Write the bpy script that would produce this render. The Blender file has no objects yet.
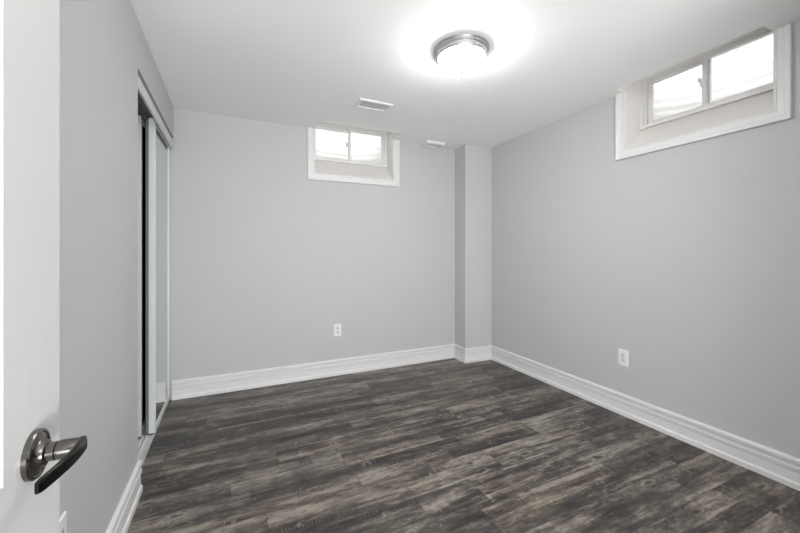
import bpy, bmesh, math, random
from mathutils import Matrix, Vector
random.seed(7)
PI = math.pi

# ------------------------------------------------------------------ camera, sky, exposure
sc = bpy.context.scene
C = sc.collection
cam_d = bpy.data.cameras.new('camera')
cam = bpy.data.objects.new('camera', cam_d)
C.objects.link(cam)
sc.camera = cam
F_PX = 352.8
cam_d.sensor_width = 36.0
cam_d.sensor_fit = 'HORIZONTAL'
cam_d.lens = F_PX / 800 * 36.0
cam_d.shift_y = -(266.5 - 251.76) / 800
cam_d.clip_start = 0.02
cam.location = (0, 0, 1.217)
cam.rotation_euler = (PI/2, 0, -0.4374)

sc.view_settings.view_transform = 'Standard'
sc.view_settings.look = 'None'
sc.view_settings.gamma = 1
sc.view_settings.use_curve_mapping = False
sc.view_settings.exposure = 1.2

SKY = 3.8            # overcast daylight over the window wells
LAMP = 39.0           # luminous glass of the ceiling light
ENTRY_FILL = 5.0          # unseen fill light added behind the camera
REAR_FILL = 83.0           # added area fill shining in from the entry area
world = bpy.data.worlds.new('overcast_sky')
sc.world = world
world.use_nodes = True
bg = world.node_tree.nodes['Background']
bg.inputs[0].default_value = (0.97, 0.98, 1.0, 1)
bg.inputs[1].default_value = SKY

hl = bpy.data.lights.new('entry_fill', 'POINT')          # added point fill behind the camera, no fixture there
hl.energy = ENTRY_FILL
hl.shadow_soft_size = 0.14
hl.color = (1.0, 0.99, 0.975)
hlo = bpy.data.objects.new('entry_fill', hl)
C.objects.link(hlo)
hlo.location = (0.75, -0.85, 2.22)
hw_ = bpy.data.lights.new('rear_fill_panel', 'AREA')      # added fill panel at the entry end, no window behind it
hw_.shape = 'RECTANGLE'; hw_.size = 1.2; hw_.size_y = 1.2
hw_.energy = REAR_FILL
hw_.color = (0.98, 0.985, 1.0)
hwo = bpy.data.objects.new('rear_fill_panel', hw_)
C.objects.link(hwo)
hwo.location = (0.3, -1.70, 0.9)
hwo.rotation_euler = (PI/2+0.6, 0, 0)

# ------------------------------------------------------------------ room measures
H = 2.4
XL, AL = -0.4288, -0.0085       # left wall  x = XL + AL*y
XR, AR = 2.6146, 0.0081         # right wall x = XR + AR*y
YB = 3.422                      # back wall
YF = -0.10                      # entrance wall behind the camera
CX, CY = 2.289, 3.203           # corner chase (boxed column)
def xl(y): return XL + AL*y
def xr(y): return XR + AR*y

# ------------------------------------------------------------------ material helpers
def mat(name):
    m = bpy.data.materials.new(name)
    m.use_nodes = True
    nt = m.node_tree
    return m, nt, nt.nodes['Principled BSDF']
def N(nt, typ, **kw):
    n = nt.nodes.new(typ)
    for k, v in kw.items():
        setattr(n, k, v)
    return n
def link(nt, a, b): nt.links.new(a, b)
def math_n(nt, op, a, b=None, c=None, clamp=False):
    n = N(nt, 'ShaderNodeMath', operation=op, use_clamp=clamp)
    for i, v in enumerate((a, b, c)):
        if v is None: continue
        if isinstance(v, (int, float)): n.inputs[i].default_value = v
        else: link(nt, v, n.inputs[i])
    return n.outputs[0]
def noise(nt, vec, scale, detail=4, rough=0.55, dist=0.0):
    n = N(nt, 'ShaderNodeTexNoise')
    n.inputs['Scale'].default_value = scale
    n.inputs['Detail'].default_value = detail
    n.inputs['Roughness'].default_value = rough
    n.inputs['Distortion'].default_value = dist
    link(nt, vec, n.inputs['Vector'])
    return n.outputs['Fac']
def comb(nt, x, y, z=0.0):
    n = N(nt, 'ShaderNodeCombineXYZ')
    for i, v in enumerate((x, y, z)):
        if isinstance(v, (int, float)): n.inputs[i].default_value = v
        else: link(nt, v, n.inputs[i])
    return n.outputs[0]
def ramp(nt, fac, stops, interp='LINEAR'):
    n = N(nt, 'ShaderNodeValToRGB')
    n.color_ramp.interpolation = interp
    els = n.color_ramp.elements
    while len(els) < len(stops): els.new(0.5)
    for e, (p, c) in zip(els, stops):
        e.position = p
        e.color = (c, c, c, 1) if isinstance(c, (int, float)) else (*c, 1)
    link(nt, fac, n.inputs[0])
    return n.outputs[0]
def mixc(nt, fac, a, b, mode='MIX'):
    n = N(nt, 'ShaderNodeMix', data_type='RGBA', blend_type=mode)
    for i, v in ((0, fac), (6, a), (7, b)):
        if isinstance(v, (int, float)): n.inputs[i].default_value = v
        elif isinstance(v, tuple): n.inputs[i].default_value = (*v, 1)
        else: link(nt, v, n.inputs[i])
    return n.outputs[2]
def bump(nt, bsdf, height, strength, dist=0.002):
    b = N(nt, 'ShaderNodeBump')
    b.inputs['Strength'].default_value = strength
    b.inputs['Distance'].default_value = dist
    link(nt, height, b.inputs['Height'])
    link(nt, b.outputs[0], bsdf.inputs['Normal'])
def objco(nt):
    t = N(nt, 'ShaderNodeTexCoord')
    return t.outputs['Object']

def painted(name, col, rough, nscale=60, amt=0.015, bstr=0.08, spec=0.3):
    m, nt, b = mat(name)
    co = objco(nt)
    n1 = noise(nt, co, 2.3, 3)
    c = mixc(nt, math_n(nt, 'MULTIPLY', n1, 1.0), tuple(x*(1-amt) for x in col), tuple(min(1, x*(1+amt)) for x in col))
    link(nt, c, b.inputs['Base Color'])
    b.inputs['Roughness'].default_value = rough
    b.inputs['Specular IOR Level'].default_value = spec
    bump(nt, b, noise(nt, co, nscale*4, 3), bstr, 0.0008)
    return m
M = {}
M['wall'] = painted('grey_wall_paint', (0.545, 0.551, 0.554), 0.62)
M['ceiling'] = painted('white_ceiling_paint', (0.92, 0.92, 0.915), 0.75)
M['trim'] = painted('white_trim_paint', (0.77, 0.77, 0.762), 0.38, bstr=0.03, spec=0.4)
M['reveal'] = painted('window_liner_paint', (0.87, 0.85, 0.82), 0.45, bstr=0.03)
M['vinyl'] = painted('white_vinyl', (0.80, 0.79, 0.775), 0.35, bstr=0.02, spec=0.45)
M['plastic'] = painted('white_plastic', (0.84, 0.84, 0.83), 0.32, bstr=0.01, spec=0.5)
M['slot'] = painted('dark_slot', (0.06, 0.06, 0.06), 0.6, bstr=0.01)
M['socket'] = painted('outlet_face_plastic', (0.70, 0.70, 0.69), 0.35, bstr=0.01, spec=0.5)
M['vent'] = painted('white_enamelled_steel', (0.82, 0.82, 0.81), 0.4, bstr=0.01, spec=0.4)
M['duct'] = painted('duct_shade_grey', (0.16, 0.16, 0.16), 0.6, bstr=0.01)
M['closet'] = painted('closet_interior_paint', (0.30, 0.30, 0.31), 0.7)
M['fascia'] = painted('grey_white_fascia', (0.66, 0.665, 0.665), 0.5)
M['stile'] = painted('white_door_frame_metal', (0.78, 0.80, 0.79), 0.32, bstr=0.01, spec=0.5)
M['backing'] = painted('grey_door_backing', (0.17, 0.20, 0.19), 0.5, bstr=0.02)
M['blacktrack'] = painted('dark_track_interior', (0.05, 0.052, 0.05), 0.5, bstr=0.02)

# door paint with moulded wood grain
m, nt, b = mat('white_door_paint')
co = objco(nt)
sp = N(nt, 'ShaderNodeSeparateXYZ'); link(nt, co, sp.inputs[0])
g = noise(nt, comb(nt, sp.outputs[0], math_n(nt, 'MULTIPLY', sp.outputs[1], 90), math_n(nt, 'MULTIPLY', sp.outputs[2], 7)), 1.0, 5, 0.6, 0.6)
b.inputs['Base Color'].default_value = (0.57, 0.57, 0.562, 1)
b.inputs['Roughness'].default_value = 0.42
bump(nt, b, g, 0.35, 0.0012)
M['door'] = m

# brushed metals
def metal(name, col, rough, aniso_dir=(1, 60, 60)):
    m, nt, b = mat(name)
    co = objco(nt)
    mp = N(nt, 'ShaderNodeMapping'); mp.inputs['Scale'].default_value = aniso_dir
    link(nt, co, mp.inputs[0])
    n1 = noise(nt, mp.outputs[0], 12, 1)
    link(nt, ramp(nt, n1, [(0.3, rough*0.75), (0.7, rough*1.25)]), b.inputs['Roughness'])
    b.inputs['Base Color'].default_value = (*col, 1)
    b.inputs['Metallic'].default_value = 1
    return m
M['nickel'] = metal('dark_satin_nickel', (0.17, 0.16, 0.15), 0.22, (1, 1, 1))
M['dark'] = metal('darkened_nickel', (0.045, 0.042, 0.04), 0.22, (1, 1, 1))  # lever nickel darkened, the arm's dark reflections put into the colour
M['nickel_light'] = metal('brushed_nickel', (0.70, 0.70, 0.69), 0.32)
M['pan'] = metal('satin_nickel_pan', (0.52, 0.52, 0.51), 0.35, (8, 8, 8))
M['pan'].node_tree.nodes['Principled BSDF'].inputs['Metallic'].default_value = 0.85
M['galv'] = metal('galvanised_steel', (0.8, 0.8, 0.8), 0.5, (6, 6, 30))
nt = M['galv'].node_tree; b = nt.nodes['Principled BSDF']
b.inputs['Metallic'].default_value = 0.15
b.inputs['Base Color'].default_value = (0.43, 0.42, 0.41, 1)

# mirror
m, nt, b = mat('mirror_glass')
b.inputs['Metallic'].default_value = 1
b.inputs['Roughness'].default_value = 0.015
co = objco(nt)
link(nt, mixc(nt, noise(nt, co, 1.5, 2), (0.74, 0.78, 0.765), (0.76, 0.80, 0.785)), b.inputs['Base Color'])
M['mirror'] = m

# window glass
m, nt, b = mat('window_glass')
b.inputs['Base Color'].default_value = (0.98, 0.99, 0.985, 1)
b.inputs['Roughness'].default_value = 0.0
b.inputs['IOR'].default_value = 1.45
b.inputs['Transmission Weight'].default_value = 1.0
tr = N(nt, 'ShaderNodeBsdfTransparent'); tr.inputs[0].default_value = (0.96, 0.97, 0.965, 1)
gl = N(nt, 'ShaderNodeBsdfGlossy'); gl.inputs['Roughness'].default_value = 0.02
fr = N(nt, 'ShaderNodeFresnel'); fr.inputs[0].default_value = 1.3
mx = N(nt, 'ShaderNodeMixShader')
link(nt, fr.outputs[0], mx.inputs[0]); link(nt, tr.outputs[0], mx.inputs[1]); link(nt, gl.outputs[0], mx.inputs[2])
link(nt, mx.outputs[0], nt.nodes['Material Output'].inputs[0])
nt.nodes.remove(b)
M['glass'] = m

# luminous frosted dome
m, nt, b = mat('frosted_lamp_glass')
b.inputs['Base Color'].default_value = (0.9, 0.9, 0.89, 1)
b.inputs['Roughness'].default_value = 0.35
b.inputs['Emission Color'].default_value = (1.0, 0.99, 0.975, 1)
b.inputs['Emission Strength'].default_value = LAMP
M['dome'] = m

# gravel
m, nt, b = mat('gravel')
co = objco(nt)
v = N(nt, 'ShaderNodeTexVoronoi'); v.inputs['Scale'].default_value = 38; link(nt, co, v.inputs['Vector'])
link(nt, ramp(nt, v.outputs['Distance'], [(0.0, (0.80, 0.78, 0.75)), (0.8, (0.55, 0.53, 0.50))]), b.inputs['Base Color'])
b.inputs['Roughness'].default_value = 0.9
bump(nt, b, v.outputs['Distance'], -1.0, 0.01)
M['gravel'] = m

# ------------------------------------------------------------------ rustic laminate floor
m, nt, b = mat('grey_rustic_laminate')
co = objco(nt)
sp = N(nt, 'ShaderNodeSeparateXYZ'); link(nt, co, sp.inputs[0])
X, Y = sp.outputs[0], sp.outputs[1]
def A(op, *a, **k): return math_n(nt, op, *a, **k)
PW, PL = 0.197, 1.25
rowf = A('DIVIDE', A('SUBTRACT', Y, 1.9455), PW)
row = A('FLOOR', rowf)
fy = A('SUBTRACT', rowf, row)
def wn(x, y=0.0, z=0.0):
    n = N(nt, 'ShaderNodeTexWhiteNoise', noise_dimensions='3D')
    link(nt, comb(nt, x, y, z), n.inputs['Vector'])
    return n
off = wn(row, 3.7).outputs['Value']
colf = A('DIVIDE', A('ADD', X, A('MULTIPLY', off, PL)), PL)
col = A('FLOOR', colf)
fx = A('SUBTRACT', colf, col)
wid = wn(row, col, 1.3)
idv = wid.outputs['Value']
idc = N(nt, 'ShaderNodeSeparateColor'); link(nt, wid.outputs['Color'], idc.inputs[0])
idr, idg, idb = idc.outputs[0], idc.outputs[1], idc.outputs[2]
# grain space: each plank samples its own stretch of noise
GX = A('ADD', X, A('MULTIPLY', idr, 37.0))
GY = A('ADD', Y, A('MULTIPLY', idg, 23.0))
wob = noise(nt, comb(nt, A('MULTIPLY', GX, 1.6), A('MULTIPLY', GY, 5.0), idb), 1.0, 4, 0.6)
GYw = A('ADD', GY, A('MULTIPLY', A('SUBTRACT', wob, 0.5), 0.022))
blotch = noise(nt, comb(nt, A('MULTIPLY', GX, 1.1), A('MULTIPLY', GYw, 11.0), idb), 1.0, 6, 0.68, 0.25)
streak = noise(nt, comb(nt, A('MULTIPLY', GX, 2.6), A('MULTIPLY', GYw, 42.0), idb), 1.0, 6, 0.72, 0.3)
fine = noise(nt, comb(nt, A('MULTIPLY', GX, 14.0), A('MULTIPLY', GYw, 170.0), idb), 1.0, 4, 0.7)
patch = noise(nt, comb(nt, A('MULTIPLY', GX, 6.0), A('MULTIPLY', GYw, 15.0), idb), 1.0, 8, 0.76, 0.3)
# printed half-width strips with wavy edges
s2f = A('ADD', A('MULTIPLY', fy, 2.0), A('MULTIPLY', A('SUBTRACT', wob, 0.5), 0.35))
s2 = A('FLOOR', s2f)
soff = wn(row, s2, 8.8).outputs['Value']
scolf = A('DIVIDE', A('ADD', X, A('MULTIPLY', soff, 0.9)), 0.62)
scol = A('FLOOR', scolf)
sid = wn(A('ADD', A('MULTIPLY', row, 2.0), s2), scol, 5.5).outputs['Value']
tone = A('ADD', A('MULTIPLY', A('SUBTRACT', idv, 0.5), 0.12), A('MULTIPLY', A('SUBTRACT', sid, 0.5), 0.24))
t = A('ADD', A('MULTIPLY', A('SUBTRACT', blotch, 0.5), 1.40), A('MULTIPLY', A('SUBTRACT', streak, 0.5), 0.65))
t = A('ADD', t, A('MULTIPLY', A('SUBTRACT', patch, 0.5), 0.85))
t = A('ADD', t, A('MULTIPLY', A('SUBTRACT', fine, 0.5), 0.22))
chips = noise(nt, comb(nt, A('MULTIPLY', GX, 17.0), A('MULTIPLY', GYw, 42.0), idb), 1.0, 5, 0.7, 0.6)
t = A('ADD', t, A('MULTIPLY', A('SUBTRACT', chips, 0.5), 0.55))
t = A('ADD', A('ADD', t, tone), 0.5, clamp=True)
base = ramp(nt, t, [(0.22, (0.022, 0.0185, 0.0180)), (0.40, (0.052, 0.0450, 0.0425)), (0.52, (0.098, 0.084, 0.076)),
                    (0.64, (0.180, 0.156, 0.138)), (0.82, (0.320, 0.287, 0.255))])
# faint cross-cut saw marks in patches
saw = N(nt, 'ShaderNodeTexWave', wave_type='BANDS', bands_direction='X')
saw.inputs['Scale'].default_value = 22; saw.inputs['Distortion'].default_value = 7.0
saw.inputs['Detail'].default_value = 3; saw.inputs['Detail Scale'].default_value = 1.5
link(nt, comb(nt, GX, A('MULTIPLY', GY, 0.6), 0.0), saw.inputs['Vector'])
smask = ramp(nt, noise(nt, comb(nt, A('MULTIPLY', GX, 2.2), A('MULTIPLY', GY, 7.0), 4.0), 1.0, 3), [(0.56, 0.0), (0.68, 0.5)])
sawl = ramp(nt, saw.outputs['Fac'], [(0.55, 0.0), (0.95, 1.0)])
base = mixc(nt, A('MULTIPLY', A('MULTIPLY', smask, sawl), 0.75), base, (0.27, 0.245, 0.22))
# knots: dark heart, pale broken rim
kv = N(nt, 'ShaderNodeTexVoronoi', voronoi_dimensions='2D'); kv.inputs['Scale'].default_value = 1.0
kw = noise(nt, comb(nt, A('MULTIPLY', X, 16.0), A('MULTIPLY', Y, 26.0), 0.0), 1.0, 3)
link(nt, comb(nt, A('ADD', A('MULTIPLY', GX, 2.3), A('MULTIPLY', kw, 0.10)), A('ADD', A('MULTIPLY', GY, 6.5), A('MULTIPLY', kw, 0.14)), 0.0), kv.inputs['Vector'])
kd = kv.outputs['Distance']
kc = N(nt, 'ShaderNodeSeparateColor'); link(nt, kv.outputs['Color'], kc.inputs[0])
kon = A('GREATER_THAN', kc.outputs[0], 0.6)
heart = A('MULTIPLY', ramp(nt, kd, [(0.03, 1.0), (0.085, 0.0)]), kon)
rim = A('MULTIPLY', ramp(nt, kd, [(0.075, 0.0), (0.105, 1.0), (0.14, 0.0)]), kon)
rim = A('MULTIPLY', rim, ramp(nt, patch, [(0.45, 0.0), (0.6, 1.0)]))
base = mixc(nt, A('MULTIPLY', heart, 0.8), base, (0.028, 0.024, 0.022))
base = mixc(nt, A('MULTIPLY', rim, 0.75), base, (0.34, 0.31, 0.28))
# hairline cracks, dark along the grain
cr = noise(nt, comb(nt, A('MULTIPLY', GX, 3.2), A('MULTIPLY', GYw, 24.0), 9.0), 1.0, 4, 0.6, 1.4)
crm = ramp(nt, A('ABSOLUTE', A('SUBTRACT', cr, 0.5)), [(0.0, 1.0), (0.018, 0.0)])
crm = A('MULTIPLY', crm, ramp(nt, patch, [(0.5, 0.0), (0.62, 1.0)]))
base = mixc(nt, A('MULTIPLY', crm, 0.75), base, (0.03, 0.026, 0.025))
# short pale scrapes across the grain
sc1 = noise(nt, comb(nt, A('MULTIPLY', GX, 26.0), A('MULTIPLY', GY, 9.0), 2.0), 1.0, 2, 0.5, 0.9)
scm = ramp(nt, A('ABSOLUTE', A('SUBTRACT', sc1, 0.5)), [(0.0, 1.0), (0.03, 0.0)])
scm = A('MULTIPLY', scm, ramp(nt, noise(nt, comb(nt, A('MULTIPLY', GX, 5.0), A('MULTIPLY', GY, 9.0), 7.0), 1.0, 2), [(0.57, 0.0), (0.66, 1.0)]))
base = mixc(nt, A('MULTIPLY', scm, 0.6), base, (0.36, 0.33, 0.30))
# hue drift: warm brown to cool grey
hue = noise(nt, comb(nt, A('MULTIPLY', GX, 0.9), A('MULTIPLY', GY, 4.0), 1.0), 1.0, 3)
base = mixc(nt, 1.0, base, ramp(nt, hue, [(0.35, (0.97, 1.0, 0.985)), (0.65, (1.04, 0.99, 0.90))]), 'MULTIPLY')
# seams
ey = A('MULTIPLY', A('MINIMUM', fy, A('SUBTRACT', 1.0, fy)), PW)
ex = A('MULTIPLY', A('MINIMUM', fx, A('SUBTRACT', 1.0, fx)), PL)
seam = ramp(nt, A('MINIMUM', ey, ex), [(0.0, 1.0), (0.0022, 0.0)])
base = mixc(nt, A('MULTIPLY', seam, 0.55), base, (0.03, 0.027, 0.026))
link(nt, base, b.inputs['Base Color'])
link(nt, ramp(nt, streak, [(0.3, 0.30), (0.7, 0.46)]), b.inputs['Roughness'])
b.inputs['Specular IOR Level'].default_value = 0.42
bump(nt, b, A('SUBTRACT', A('ADD', A('MULTIPLY', streak, 0.5), A('MULTIPLY', fine, 0.3)), A('MULTIPLY', seam, 0.6)), 0.30, 0.0015)
M['floor'] = m

# ------------------------------------------------------------------ mesh helpers
def obj(name, bm, material, parent=None, smooth=False, bevel=0.0):
    if bevel:
        es = [e for e in bm.edges if len(e.link_faces) == 2 and e.calc_face_angle(0) > 0.5]
        if es: bmesh.ops.bevel(bm, geom=es, offset=bevel, segments=2, affect='EDGES', clamp_overlap=True)
    bmesh.ops.recalc_face_normals(bm, faces=bm.faces)
    me = bpy.data.meshes.new(name)
    bm.to_mesh(me); bm.free()
    me.materials.append(material)
    if smooth:
        me.polygons.foreach_set('use_smooth', [True]*len(me.polygons))
        me.set_sharp_from_angle(angle=math.radians(38))
    o = bpy.data.objects.new(name, me)
    C.objects.link(o)
    if parent: o.parent = parent
    return o
def empty(name, loc=(0, 0, 0), rotz=0.0):
    o = bpy.data.objects.new(name, None)
    C.objects.link(o); o.location = loc; o.rotation_euler = (0, 0, rotz)
    o.empty_display_size = 0.1
    return o
def tag(o, label, cat, group=None):
    o['label'] = label; o['category'] = cat
    if group: o['group'] = group
    return o
def struct(o):
    o['kind'] = 'structure'; return o
def box(bm, x0, x1, y0, y1, z0, z1):
    vs = [bm.verts.new((x, y, z)) for x in (x0, x1) for y in (y0, y1) for z in (z0, z1)]
    for f in ((0,1,3,2), (4,6,7,5), (0,4,5,1), (2,3,7,6), (0,2,6,4), (1,5,7,3)):
        bm.faces.new([vs[i] for i in f])
    return vs
def prism(bm, poly, z0, z1):
    """poly: list of (x,y) floor points, extruded from z0 to z1"""
    a = [bm.verts.new((x, y, z0)) for x, y in poly]
    b_ = [bm.verts.new((x, y, z1)) for x, y in poly]
    n = len(poly)
    bm.faces.new(a[::-1]); bm.faces.new(b_)
    for i in range(n):
        bm.faces.new((a[i], a[(i+1) % n], b_[(i+1) % n], b_[i]))
def hexa(bm, q0, q1):
    """two quads of 4 points joined into a solid"""
    a = [bm.verts.new(p) for p in q0]; b_ = [bm.verts.new(p) for p in q1]
    bm.faces.new(a[::-1]); bm.faces.new(b_)
    for i in range(4):
        bm.faces.new((a[i], a[(i+1) % 4], b_[(i+1) % 4], b_[i]))
def lathe(bm, prof, seg=64, center=(0, 0, 0), axis='Z', close=False):
    rings = []
    for r, h in prof:
        ring = []
        if r < 1e-5:
            p = (0, 0, h)
            ring = [bm.verts.new(_ax(p, axis, center))]
        else:
            for k in range(seg):
                a = 2*PI*k/seg
                ring.append(bm.verts.new(_ax((r*math.cos(a), r*math.sin(a), h), axis, center)))
        rings.append(ring)
    for a, b_ in zip(rings, rings[1:]):
        for k in range(seg):
            k2 = (k+1) % seg
            if len(a) == 1 and len(b_) == 1: continue
            if len(a) == 1: bm.faces.new((a[0], b_[k], b_[k2]))
            elif len(b_) == 1: bm.faces.new((a[k], b_[0], a[k2]))
            else: bm.faces.new((a[k], b_[k], b_[k2], a[k2]))
def _ax(p, axis, c):
    x, y, z = p
    if axis == 'X': x, y, z = z, x, y
    elif axis == 'Y': x, y, z = x, z, y
    return (x+c[0], y+c[1], z+c[2])
def strip(bm, rings, closed_ring=True, caps=True):
    """rings: list of lists of points; skin consecutive rings"""
    R_ = [[bm.verts.new(p) for p in r] for r in rings]
    n = len(R_[0])
    for a, b_ in zip(R_, R_[1:]):
        for k in range(n if closed_ring else n-1):
            k2 = (k+1) % n
            bm.faces.new((a[k], a[k2], b_[k2], b_[k]))
    if caps:
        bm.faces.new(R_[0][::-1]); bm.faces.new(R_[-1])

# ------------------------------------------------------------------ structure: floor
YH = -1.75     # hall end
bm = bmesh.new(); box(bm, -1.25, 2.95, YH, 3.75, -0.12, 0.0)
struct(obj('floor', bm, M['floor']))

# ------------------------------------------------------------------ window openings (local: X right, Y outward, Z up)
ZB, ZT = 1.975, 2.535         # sill front edge, window head
ZS = 2.150                    # sill back edge (bottom of the vinyl frame)
DEP = 0.175                   # depth of the sloped reveal
WT = 0.27                     # wall thickness
WB = dict(c=1.1055, hw=0.415, notch=0.235)
WR = dict(c=1.264, hw=0.401, notch=0.115)
def ux(y): return xr(y)

# back wall in four pieces of one mesh around the opening
bm = bmesh.new()
def slab_xz(bm, x0, x1, z0, z1, y0=YB, y1=YB+WT): box(bm, x0, x1, y0, y1, z0, z1)
x0, x1 = WB['c']-WB['hw'], WB['c']+WB['hw']
slab_xz(bm, -1.25, x0, 0, 2.75); slab_xz(bm, x1, 2.92, 0, 2.75)
slab_xz(bm, x0, x1, 0, ZB-0.03); slab_xz(bm, x0, x1, ZT+0.02, 2.75)
struct(obj('wall_back', bm, M['wall']))
# right wall
bm = bmesh.new()
def slab_r(bm, y0, y1, z0, z1):
    prism(bm, [(xr(y0), y0), (xr(y0)+WT, y0), (xr(y1)+WT, y1), (xr(y1), y1)], z0, z1)
y0, y1 = WR['c']-WR['hw'], WR['c']+WR['hw']
slab_r(bm, YH, y0, 0, 2.75); slab_r(bm, y1, YB, 0, 2.75)
slab_r(bm, y0, y1, 0, ZB-0.03); slab_r(bm, y0, y1, ZT+0.02, 2.75)
struct(obj('wall_right', bm, M['wall']))
# boxed chase in the far right corner
bm = bmesh.new()
prism(bm, [(CX, CY), (xr(CY), CY-0.012), (xr(YB), YB), (CX+0.008, YB)], 0, H)
struct(obj('wall_corner', bm, M['wall'], bevel=0.003))
# left wall with the closet opening
CY0, CZ = 2.188, 2.155       # near jamb, top of opening
LT = 0.115
bm = bmesh.new()
def slab_l(bm, y0, y1, z0, z1, d0=0.0, d1=LT):
    prism(bm, [(xl(y0)-d1, y0), (xl(y0)-d0, y0), (xl(y1)-d0, y1), (xl(y1)-d1, y1)], z0, z1)
slab_l(bm, YF-0.1, CY0, 0, H); slab_l(bm, CY0, YB, CZ, H)
struct(obj('wall_left', bm, M['wall']))
# entry area behind the camera: stub wall that carries the door, side and end walls
bm = bmesh.new()
box(bm, xl(YF)-0.1, -0.275, YF-0.115, YF, 0, H); box(bm, -0.385, -0.275, YH, YF-0.115, 0, H)
struct(obj('wall_left_entry', bm, M['wall']))
bm = bmesh.new()
box(bm, -0.385, 2.9, YH-0.1, YH, 0, H); box(bm, 1.45, xr(YF)+0.05, YF-0.115, YF, 0, H)  # end wall, plus unseen stub added to keep the fill off the right wall
struct(obj('wall_front_and_light_stub', bm, M['wall']))
# closet interior
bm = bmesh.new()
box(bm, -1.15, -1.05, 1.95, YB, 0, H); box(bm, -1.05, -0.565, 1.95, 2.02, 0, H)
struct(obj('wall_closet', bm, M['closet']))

# ceiling with the two window notches (sloped up to each window head)
bm = bmesh.new()
nb, nr = WB['notch'], WR['notch']
bx0, bx1 = WB['c']-WB['hw'], WB['c']+WB['hw']
ry0, ry1 = WR['c']-WR['hw'], WR['c']+WR['hw']
def xn(y): return xr(y)-nr
CT = 2.75
# slabs: left of back notch, notch strip behind, main field etc.
yb0 = YB - nb
box(bm, -1.25, bx0, YH, YB+0.02, H, CT)
box(bm, bx0, bx1, YH, yb0, H, CT)
prism(bm, [(bx1, ry1), (xn(ry1), ry1), (xr(ry1)+0.02, ry1), (xr(YB)+0.02, YB+0.02), (bx1, YB+0.02)], H, CT)
prism(bm, [(bx1, ry0), (xn(ry0), ry0), (xn(ry1), ry1), (bx1, ry1)], H, CT)
prism(bm, [(bx1, YH), (xr(YH)+0.02, YH), (xr(ry0)+0.02, ry0), (xn(ry0), ry0), (bx1, ry0)], H, CT)
# solid above the sloped soffits
zf = ZT + 0.02
hexa(bm, [(bx0, yb0, H), (bx0, YB+0.02, zf), (bx0, YB+0.02, CT), (bx0, yb0, CT)],
         [(bx1, yb0, H), (bx1, YB+0.02, zf), (bx1, YB+0.02, CT), (bx1, yb0, CT)])
hexa(bm, [(xn(ry0), ry0, H), (xr(ry0)+0.02, ry0, zf), (xr(ry0)+0.02, ry0, CT), (xn(ry0), ry0, CT)],
         [(xn(ry1), ry1, H), (xr(ry1)+0.02, ry1, zf), (xr(ry1)+0.02, ry1, CT), (xn(ry1), ry1, CT)])
struct(obj('ceiling', bm, M['ceiling']))

# ------------------------------------------------------------------ baseboards
BP = [(0, 0), (0.021, 0), (0.021, 0.024), (0.019, 0.030), (0.013, 0.035), (0.013, 0.086), (0.0080, 0.088),
      (0.0080, 0.094), (0.0180, 0.096), (0.0185, 0.110), (0.0160, 0.1145), (0.0020, 0.1155), (0.0010, 0.1300),
      (0.0165, 0.1325), (0.0175, 0.145), (0.0145, 0.152), (0.006, 0.156), (0, 0.156)]
def miter_path(pts):
    """unit inward offsets (left of travel) per point with mitres"""
    res = []
    for i, p in enumerate(pts):
        ns = []
        for a, b_ in ((i-1, i), (i, i+1)):
            if a < 0 or b_ >= len(pts): continue
            dx, dy = pts[b_][0]-pts[a][0], pts[b_][1]-pts[a][1]
            L_ = math.hypot(dx, dy); ns.append((-dy/L_, dx/L_))
        if len(ns) == 1: res.append(ns[0])
        else:
            k = 1 + ns[0][0]*ns[1][0] + ns[0][1]*ns[1][1]
            res.append(((ns[0][0]+ns[1][0])/k, (ns[0][1]+ns[1][1])/k))
    return res
path = [(xr(YF), YF), (xr(CY), CY-0.012), (CX, CY), (CX+0.008, YB), (xl(YB)-0.012, YB)]
off_ = miter_path(path)
for i, nm in enumerate(('baseboard_right', 'baseboard_corner', 'baseboard_corner', 'baseboard_back')):
    bm = bmesh.new()
    strip(bm, [[(path[k][0]+off_[k][0]*a, path[k][1]+off_[k][1]*a, z) for a, z in BP] for k in (i, i+1)])
    struct(obj(nm, bm, M['trim']))
bm = bmesh.new()
strip(bm, [[(xl(y)+a, y, z) for a, z in BP] for y in (YF, CY0-0.002)])
struct(obj('baseboard_left', bm, M['trim']))

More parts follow.
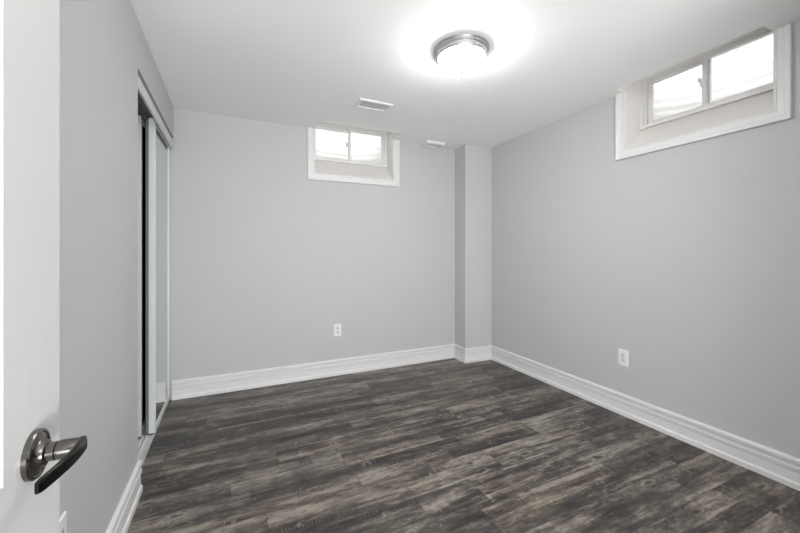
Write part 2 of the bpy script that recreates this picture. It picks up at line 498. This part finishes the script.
# ------------------------------------------------------------------ windows
def make_window(name, loc, rotz, hw, notch, side):
    root = struct(empty(name, loc, rotz))
    # casing: U of stepped moulding round the opening
    CP = [(0.0, 0.0), (0.0, 0.011), (0.003, 0.014), (0.010, 0.014), (0.013, 0.011), (0.018, 0.0105), (0.040, 0.012),
          (0.044, 0.0165), (0.056, 0.019), (0.064, 0.019), (0.067, 0.016), (0.067, 0.0)]
    bm = bmesh.new()
    zt = H + 0.0
    strip(bm, [[(-hw-a, -t_, zt) for a, t_ in CP], [(-hw-a, -t_, ZB-a) for a, t_ in CP],
               [(hw+a, -t_, ZB-a) for a, t_ in CP], [(hw+a, -t_, zt) for a, t_ in CP]])
    obj('casing', bm, M['trim'], root)
    # sloped sill board and flat side jambs, up through the ceiling notch
    bm = bmesh.new()
    hexa(bm, [(-hw, -0.004, ZB), (-hw, DEP+0.02, ZS), (-hw, DEP+0.02, ZS-0.05), (-hw, -0.004, ZB-0.028)],
             [(hw, -0.004, ZB), (hw, DEP+0.02, ZS), (hw, DEP+0.02, ZS-0.05), (hw, -0.004, ZB-0.028)])
    obj('sill', bm, M['reveal'], root)
    for s in (-1, 1):
        bm = bmesh.new()
        e = 0.004
        prof = [(-0.004, ZB), (DEP+0.02, ZS), (DEP+0.02, ZT+0.018), (0.0, ZT+0.010), (-notch+0.002, H+0.001), (-0.004, H+0.001)]
        strip(bm, [[(s*hw, y, z) for y, z in prof], [(s*(hw-e), y, z) for y, z in prof]])
        obj('side_jamb', bm, M['reveal'], root)
    bm = bmesh.new()
    hexa(bm, [(-hw, -notch, H+0.0005), (-hw, 0.02, ZT+0.014), (-hw, DEP+0.02, ZT+0.014), (-hw, -notch, H+0.006)],
             [(hw, -notch, H+0.0005), (hw, 0.02, ZT+0.014), (hw, DEP+0.02, ZT+0.014), (hw, -notch, H+0.006)])
    bm.free()
    bm = bmesh.new()
    prof = [(-notch, H-0.003), (-notch, H+0.003), (0.0, ZT+0.018), (DEP+0.02, ZT+0.018), (DEP+0.02, ZT), (0.004, ZT)]
    strip(bm, [[(-hw, y, z) for y, z in prof], [(hw, y, z) for y, z in prof]])
    obj('head_soffit', bm, M['reveal'], root)
    # vinyl main frame: outer flange + deeper inner step
    def ring(bm, x0, x1, z0, z1, w, y0, y1):
        o_ = [(x0, z0), (x1, z0), (x1, z1), (x0, z1)]
        i_ = [(x0+w, z0+w), (x1-w, z0+w), (x1-w, z1-w), (x0+w, z1-w)]
        def V(p, y): return bm.verts.new((p[0], y, p[1]))
        of, ob, jf, jb = [[V(p, y) for p in q] for q, y in ((o_, y0), (o_, y1), (i_, y0), (i_, y1))]
        for k in range(4):
            k2 = (k+1) % 4
            bm.faces.new((of[k], of[k2], jf[k2], jf[k])); bm.faces.new((ob[k], jb[k], jb[k2], ob[k2]))
            bm.faces.new((of[k], ob[k], ob[k2], of[k2])); bm.faces.new((jf[k], jf[k2], jb[k2], jb[k]))
    X0, X1, Z0, Z1 = -hw+0.004, hw-0.004, ZS, ZT
    bm = bmesh.new()
    ring(bm, X0, X1, Z0, Z1, 0.022, DEP-0.008, WT+0.01)
    ring(bm, X0+0.02, X1-0.02, Z0+0.016, Z1-0.016, 0.010, DEP+0.012, WT-0.0)
    fr_ = obj('window_frame', bm, M['vinyl'], root, bevel=0.0015)
    # two sliding sashes on two tracks
    mid = 0.0
    zi0, zi1 = Z0+0.024, Z1-0.024
    def sash(a, b_, y, w):
        bm = bmesh.new(); ring(bm, a, b_, zi0, zi1, w, y, y+0.022)
        s_ = obj('sash', bm, M['vinyl'], root, bevel=0.0015)
        bm = bmesh.new(); box(bm, a+w-0.003, b_-w+0.003, y+0.009, y+0.013, zi0+w-0.003, zi1-w+0.003)
        obj('glass_pane', bm, M['glass'], s_)
        return s_
    s1 = sash(X0+0.03, mid+0.018, DEP+0.048, 0.026)
    s2 = sash(mid-0.014, X1-0.03, DEP+0.018, 0.020)
    # latch on the meeting stile of the left sash
    bm = bmesh.new()
    zc = (zi0+zi1)/2+0.01
    box(bm, mid-0.034, mid-0.016, DEP+0.032, DEP+0.049, zc-0.022, zc+0.022)
    box(bm, mid-0.042, mid-0.030, DEP+0.022, DEP+0.036, zc+0.004, zc+0.030)
    obj('latch', bm, M['vinyl'], s1, bevel=0.002)
    return root
W1 = make_window('window_1', (WB['c'], YB, 0), 0.0, WB['hw'], WB['notch'], 'back')
W2 = make_window('window_2', (xr(WR['c']), WR['c'], 0), -PI/2-math.atan(AR), WR['hw'], WR['notch'], 'right')

# corrugated window wells outside, gravel at the bottom
def make_well(root):
    R_, hw = 0.50, 0.56
    z0, z1 = 1.90, 3.05
    pts = [(-hw-0.06, WT+0.004), (-hw, WT+0.004)]
    for k in range(0, 25):
        a = PI - PI*k/24
        pts.append((hw*math.cos(a), WT+0.06+R_*max(0.0, math.sin(a))**0.75))
    pts += [(hw, WT+0.004), (hw+0.06, WT+0.004)]
    offs = miter_path(pts)
    nz = 96
    bm = bmesh.new()
    rings = []
    for j in range(nz+1):
        z = z0+(z1-z0)*j/nz
        d = 0.0012*math.sin(2*PI*z/0.068)
        rings.append([(p[0]+o[0]*d, max(WT+0.003, p[1]+o[1]*d), z) for p, o in zip(pts, offs)])
    strip(bm, rings, closed_ring=False, caps=False)
    o = obj('window_well', bm, M['galv'], root, smooth=True); o['label'] = 'pale corrugated steel well outside the glass'
    md = o.modifiers.new('thickness', 'SOLIDIFY'); md.thickness = 0.002
    bm = bmesh.new()
    prism(bm, [(p[0]*0.975, min(p[1], WT+0.06+R_-0.012)) for p in pts[1:-1]], 1.93, 2.06)
    g = obj('gravel_bed', bm, M['gravel'], o)
    g['kind'] = 'stuff'
make_well(W1)
make_well(W2)

# ------------------------------------------------------------------ closet: header, tracks, mirrored doors
def L3(y, d, z): return (xl(y)-d, y, z)
def lbox(bm, y0, y1, d0, d1, z0, z1):
    prism(bm, [(xl(y0)-d1, y0), (xl(y0)-d0, y0), (xl(y1)-d0, y1), (xl(y1)-d1, y1)], z0, z1)
CY1 = YB - 0.002
bm = bmesh.new()
lbox(bm, CY0+0.001, CY1, 0.001, 0.013, 2.056, 2.120)
struct(obj('trim_1', bm, M['fascia'], bevel=0.001))          # fascia hiding the rollers
bm = bmesh.new()
lbox(bm, CY0+0.001, CY1, 0.013, 0.125, 2.112, 2.120)
for d in (0.075, 0.124): lbox(bm, CY0+0.001, CY1, d-0.0015, d+0.0015, 2.075, 2.112)
struct(obj('trim_2', bm, M['backing']))                     # top double track
bm = bmesh.new()
lbox(bm, CY0+0.001, CY1, 0.030, 0.130, 0.0, 0.006)
for d in (0.032, 0.072, 0.096, 0.128): lbox(bm, CY0+0.001, CY1, d-0.002, d+0.002, 0.006, 0.014)
struct(obj('trim_3', bm, M['trim']))                        # bottom double track
# plaster return closing the back jamb of the closet beside the doors is the back wall itself

def make_mirror_door(ya, yb_, d0, d1, label, backing):
    """a sliding door: stiles, rails, mirror; d = depth behind the wall face"""
    z0, z1 = 0.017, 2.100
    root = tag(empty('mirrored_closet_door', (xl((ya+yb_)/2)-(d0+d1)/2, (ya+yb_)/2, z0)), label, 'sliding closet door',
               None)
    cx, cy = root.location.x, root.location.y
    def fin(name, bm, mt, bev=0.0, par=None):
        bmesh.ops.translate(bm, verts=bm.verts, vec=(-cx, -cy, -z0))
        return obj(name, bm, mt, par or root, bevel=bev)
    sw = 0.032
    for a, b_ in ((ya, ya+sw), (yb_-sw, yb_)):
        bm = bmesh.new(); lbox(bm, a, b_, d0, d1, z0, z1); fin('stile', bm, M['stile'], 0.003)
    for nm, a, b_ in (('bottom_rail', z0, z0+0.035), ('top_rail', z1-0.035, z1)):
        bm = bmesh.new(); lbox(bm, ya+sw, yb_-sw, d0+0.001, d1-0.001, a, b_); fin(nm, bm, M['stile'], 0.002)
    bm = bmesh.new(); lbox(bm, ya+sw-0.002, yb_-sw+0.002, d0+0.006, d0+0.010, z0+0.033, z1-0.033); fin('mirror', bm, M['mirror'])
    if backing:
        bm = bmesh.new(); lbox(bm, ya+0.004, yb_-0.004, d1, d1+0.016, z0+0.01, z1-0.01); fin('backing_panel', bm, M['backing'])
    bm = bmesh.new()
    lbox(bm, ya+0.002, ya+0.03, d0+0.004, d1-0.004, z0-0.008, z0+0.001)
    fin('floor_guide', bm, M['slot'])
make_mirror_door(2.800, 3.415, 0.026, 0.062, 'front sliding closet door with white frame, its mirror reflecting the back wall', True)
make_mirror_door(2.780, 3.405, 0.099, 0.122, 'rear sliding closet door tucked behind the front mirrored one, only its near edge showing', False)

# ------------------------------------------------------------------ room door, standing open at the left
DXF, DY1 = -0.230, 0.671     # face towards the camera, free edge
DW, DH, DT = 0.765, 2.03, 0.035
dr = struct(empty('door_1', (DXF-DT, DY1-DW, 0.008)))
bm = bmesh.new()
def panel_face(bm, face_x, inward):
    """stiles and rails grid with recessed raised panels; local coordinates"""
    ys = [0, 0.112, 0.335, 0.430, 0.628, DW] if False else [0, 0.137, 0.325, 0.440, 0.628, DW]
    zs = [0, 0.24, 0.78, 0.95, 1.52, 1.62, 1.90, DH]
    for i in range(5):
        for j in range(7):
            y0_, y1_, z0_, z1_ = ys[i], ys[i+1], zs[j], zs[j+1]
            hole = (i in (1, 3)) and (j in (1, 3, 5))
            def q(m_, dx):
                return [bm.verts.new((face_x+inward*dx, a, c)) for a, c in
                        ((y0_+m_, z0_+m_), (y1_-m_, z0_+m_), (y1_-m_, z1_-m_), (y0_+m_, z1_-m_))]
            if not hole:
                bm.faces.new(q(0, 0)); continue
            rs = [q(0, 0), q(0.006, 0.007), q(0.014, 0.007), q(0.034, 0.001)]
            for a, b_ in zip(rs, rs[1:]):
                for k in range(4): bm.faces.new((a[k], a[(k+1) % 4], b_[(k+1) % 4], b_[k]))
            bm.faces.new(rs[-1])
panel_face(bm, DT, -1); panel_face(bm, 0.0, 1)
for (a, b_) in (((0, 0), (DW, 0)), ((DW, 0), (DW, DH)), ((DW, DH), (0, DH)), ((0, DH), (0, 0))):
    bm.faces.new([bm.verts.new(p) for p in ((0, a[0], a[1]), (DT, a[0], a[1]), (DT, b_[0], b_[1]), (0, b_[0], b_[1]))])
bmesh.ops.remove_doubles(bm, verts=bm.verts, dist=0.0003)
obj('door_leaf', bm, M['door'], dr)
# lever handle
hy, hz = 0.597-(DY1-DW), 0.962-0.008
def wl(x): return x-(DXF-DT)      # world x -> door-local
ros = bmesh.new()
lathe(ros, [(0.0, 0.0), (0.0298, 0.0), (0.0300, 0.0050), (0.0285, 0.0068), (0.0262, 0.0070), (0.0250, 0.0062), (0.0185, 0.0072),
            (0.0165, 0.0090), (0.0150, 0.0135), (0.0125, 0.0150), (0.0, 0.0150)], 56, (wl(DXF), hy, hz), 'X')
lev = bmesh.new()
lathe(lev, [(0.0, 0.014), (0.0112, 0.014), (0.0114, 0.0225), (0.0100, 0.0235), (0.0100, 0.0250), (0.0120, 0.0260), (0.0116, 0.040), (0.0100, 0.0490), (0.0, 0.0500)],
      40, (wl(DXF), hy, hz), 'X')
# arm: flattened oval section sweeping back along the door
arm = []
for k in range(21):
    s = k/20
    y = hy + 0.009 - 0.098*s
    x = wl(DXF) + 0.0470 + 0.004*math.sin(PI*s) - 0.010*s**2
    z = hz + 0.001 + 0.002*math.sin(PI*s)
    th = 0.0045 - 0.0018*s           # half thickness (out from the door)
    hh = 0.0100 - 0.0022*s           # half height
    if k == 0: th, hh = th*0.45, hh*0.55
    if k == 20: th, hh = th*0.75, hh*0.85
    # tangent
    dx = 0.004*PI*math.cos(PI*s) - 0.020*s
    L_ = math.hypot(dx, 0.098); nx, ny = 0.098/L_, dx/L_
    ringp = []
    for a in range(20):
        t_ = 2*PI*a/20
        ca, sa = math.cos(t_), math.sin(t_)
        e = 0.55
        px_ = th*math.copysign(abs(ca)**e, ca); pz_ = hh*math.copysign(abs(sa)**e, sa)
        ringp.append((x+nx*px_, y+ny*px_, z+pz_))
    arm.append(ringp)
grip = bmesh.new(); strip(grip, arm)
handle = obj('lever_handle', lev, M['nickel'], dr, smooth=True); handle['label'] = 'dark satin nickel lever handle'
rz = obj('rosette', ros, M['nickel'], handle, smooth=True)
gp = obj('grip', grip, M['dark'], handle, smooth=True); gp['label'] = 'curved grip of the lever, dark reflections put into its colour'
# mirrored handle on the other face
h2 = handle.copy(); C.objects.link(h2); h2.parent = dr; h2.scale = (-1, 1, 1); h2.location = (DT, 0, 0)
for q_ in (rz, gp):
    r2 = q_.copy(); C.objects.link(r2); r2.parent = h2
bm = bmesh.new(); box(bm, DT/2-0.0125, DT/2+0.0125, DW-0.0005, DW+0.0012, hz-0.028, hz+0.028)
box(bm, DT/2-0.006, DT/2+0.006, DW, DW+0.010, hz-0.009, hz+0.009)
obj('latch_plate', bm, M['nickel_light'], dr)
for zc in (0.22, 1.0, 1.80):
    bm = bmesh.new()
    lathe(bm, [(0, -0.045), (0.006, -0.045), (0.006, 0.045), (0, 0.045)], 16, (DT+0.003, -0.004, zc))
    obj('hinge', bm, M['nickel_light'], dr, smooth=True)

# ------------------------------------------------------------------ ceiling light
lx, ly = 1.200, 1.717
cl = tag(empty('ceiling_light', (lx, ly, H)), 'round flush ceiling light with frosted glass bowl and stepped nickel rim', 'ceiling light')
bm = bmesh.new()
lathe(bm, [(0.0, -0.0005), (0.154, -0.0005), (0.158, -0.003), (0.159, -0.008), (0.156, -0.012), (0.152, -0.0125), (0.151, -0.015),
           (0.1515, -0.021), (0.148, -0.025), (0.144, -0.0255), (0.143, -0.029), (0.1415, -0.040), (0.139, -0.050), (0.136, -0.053),
           (0.133, -0.051), (0.131, -0.045), (0.0, -0.040)], 96)
obj('pan', bm, M['pan'], cl, smooth=True)
bm = bmesh.new()
dome = []
DP = [(0.1320, -0.048), (0.1315, -0.056), (0.127, -0.066), (0.117, -0.0775), (0.101, -0.0895), (0.082, -0.1015),
      (0.060, -0.1115), (0.036, -0.1180), (0.016, -0.1210), (0.0, -0.1212)]
for (ra, za), (rb, zb_) in zip(DP, DP[1:]):
    for q in range(3): dome.append((ra+(rb-ra)*q/3, za+(zb_-za)*q/3))
dome.append(DP[-1])
lathe(bm, dome, 96)
obj('glass_bowl', bm, M['dome'], cl, smooth=True)
bm = bmesh.new()
lathe(bm, [(0.0, -0.118), (0.012, -0.1205), (0.0125, -0.124), (0.008, -0.127), (0.0075, -0.130), (0.0085, -0.133), (0.005, -0.139), (0.0, -0.141)], 32)
obj('finial', bm, M['dark'], cl, smooth=True)

# ------------------------------------------------------------------ ceiling vents
def make_vent(x, y, w, d, label, tk=1.0):
    r = tag(empty('ceiling_vent', (x, y, H)), label, 'air vent', None)
    fl = 0.024
    bm = bmesh.new()
    # sloped flange
    o_ = [(-w/2, -d/2), (w/2, -d/2), (w/2, d/2), (-w/2, d/2)]
    def rg(m_, z): return [bm.verts.new((math.copysign(abs(a)-m_, a), math.copysign(abs(c)-m_, c), z)) for a, c in o_]
    rs = [rg(0, -0.0003), rg(0.001, -0.003), rg(0.008, -0.009), rg(fl-0.004, -0.010), rg(fl, -0.008), rg(fl, -0.0005)]
    for a, b_ in zip(rs, rs[1:]):
        for k in range(4): bm.faces.new((a[k], a[(k+1) % 4], b_[(k+1) % 4], b_[k]))
    obj('frame', bm, M['vent'], r)
    bm = bmesh.new(); box(bm, -w/2+fl, w/2-fl, -d/2+fl, d/2-fl, -0.0015, -0.0005)  # flat dark plate, stands in for the shaded depth of the duct
    obj('duct_shade_plate', bm, M['duct'], r)
    # two banks of short curved fins with centre bar
    bm = bmesh.new()
    n = 20
    iw = w-2*fl
    for k in range(n):
        xc = -iw/2 + iw*(k+0.5)/n
        for (ya, yb_, sl) in ((-d/2+fl, -0.002, 0.0015), (0.002, d/2-fl, 0.0015)):
            hexa(bm, [(xc-sl-0.0010, ya, -0.0015), (xc-sl+0.0010, ya, -0.0015), (xc+sl+0.0010, ya, -0.0055), (xc+sl-0.0010, ya, -0.0055)],
                     [(xc-sl-0.0010, yb_, -0.0015), (xc-sl+0.0010, yb_, -0.0015), (xc+sl+0.0010, yb_, -0.0055), (xc+sl-0.0010, yb_, -0.0055)])
    for q_ in (-0.33, 0.0, 0.33): box(bm, -iw/2, iw/2, q_*(d-2*fl)-0.0015, q_*(d-2*fl)+0.0015, -0.0060, -0.0040)
    obj('louvers', bm, M['vent'], r)
    for s in (-1, 1):
        bm = bmesh.new(); lathe(bm, [(0, -0.0095), (0.0035, -0.0095), (0.0030, -0.0115), (0, -0.012)], 12, (s*(w/2-fl/2), 0, 0))
        obj('screw', bm, M['vent'], r, smooth=True)
    for ch in r.children: ch.scale = (1, 1, tk)
    return r
make_vent(1.013, 2.668, 0.285, 0.165, 'white louvered ceiling vent between the ceiling light and the back wall window')
make_vent(1.950, 3.332, 0.225, 0.160, 'small white ceiling vent close to the back wall beside the corner column', 2.8)

# ------------------------------------------------------------------ outlets (local: X right, Y outward, Z up)
def make_outlet(loc, rotz, label, decora):
    r = tag(empty('wall_outlet', loc, rotz), label, 'electrical outlet')
    pw, ph = 0.0375, 0.0600
    bm = bmesh.new()
    def rg(m_, y): return [(-pw+m_, y, -ph+m_), (pw-m_, y, -ph+m_), (pw-m_, y, ph-m_), (-pw+m_, y, ph-m_)]
    strip(bm, [rg(0, -0.0003), rg(0, -0.004), rg(0.003, -0.0065)])
    obj('cover_plate', bm, M['plastic'], r, bevel=0.0006)
    if decora:
        bm = bmesh.new(); box(bm, -0.0168, 0.0168, -0.0078, -0.006, -0.0335, 0.0335)
        ins = obj('receptacle', bm, M['socket'], r, bevel=0.0008)
        cs = (0.0185, -0.0185); yf = -0.0078
    else:
        cs = (0.0195, -0.0195); yf = -0.0082
    for zc in cs:
        if not decora:
            bm = bmesh.new()
            prof = []
            for k in range(28):
                a = 2*PI*k/28
                prof.append((0.0172*math.cos(a), max(-0.0135, min(0.0135, 0.0172*math.sin(a)))))
            strip(bm, [[(x, -0.006, zc+z) for x, z in prof], [(x, yf, zc+z) for x, z in prof]])
            ins = obj('receptacle', bm, M['socket'], r)
        bm = bmesh.new()
        box(bm, -0.0075, -0.0050, yf-0.0003, yf+0.001, zc-0.001, zc+0.009)
        box(bm, 0.0050, 0.0075, yf-0.0003, yf+0.001, zc-0.001, zc+0.007)
        lathe(bm, [(0, 0), (0.0028, 0), (0.0028, 0.001), (0, 0.001)], 12, (0, yf-0.0003, zc-0.007), 'Y')
        obj('contact_slots', bm, M['slot'], ins)
    bm = bmesh.new()
    lathe(bm, [(0, -0.0082), (0.003, -0.0078), (0.003, -0.006), (0, -0.006)], 12, (0, 0, 0 if not decora else 0.048), 'Y')
    obj('screw', bm, M['plastic'], r, smooth=True)
make_outlet((0.9185, YB, 0.443), 0.0, 'small white duplex outlet low on the back wall below the window', False)
make_outlet((xr(1.680), 1.680, 0.427), -PI/2-math.atan(AR), 'white rectangular outlet low on the right wall', True)
make_outlet((xl(1.275), 1.275, 0.420), PI/2-math.atan(AL), 'white outlet low on the left wall, peeking out behind the open door', False)
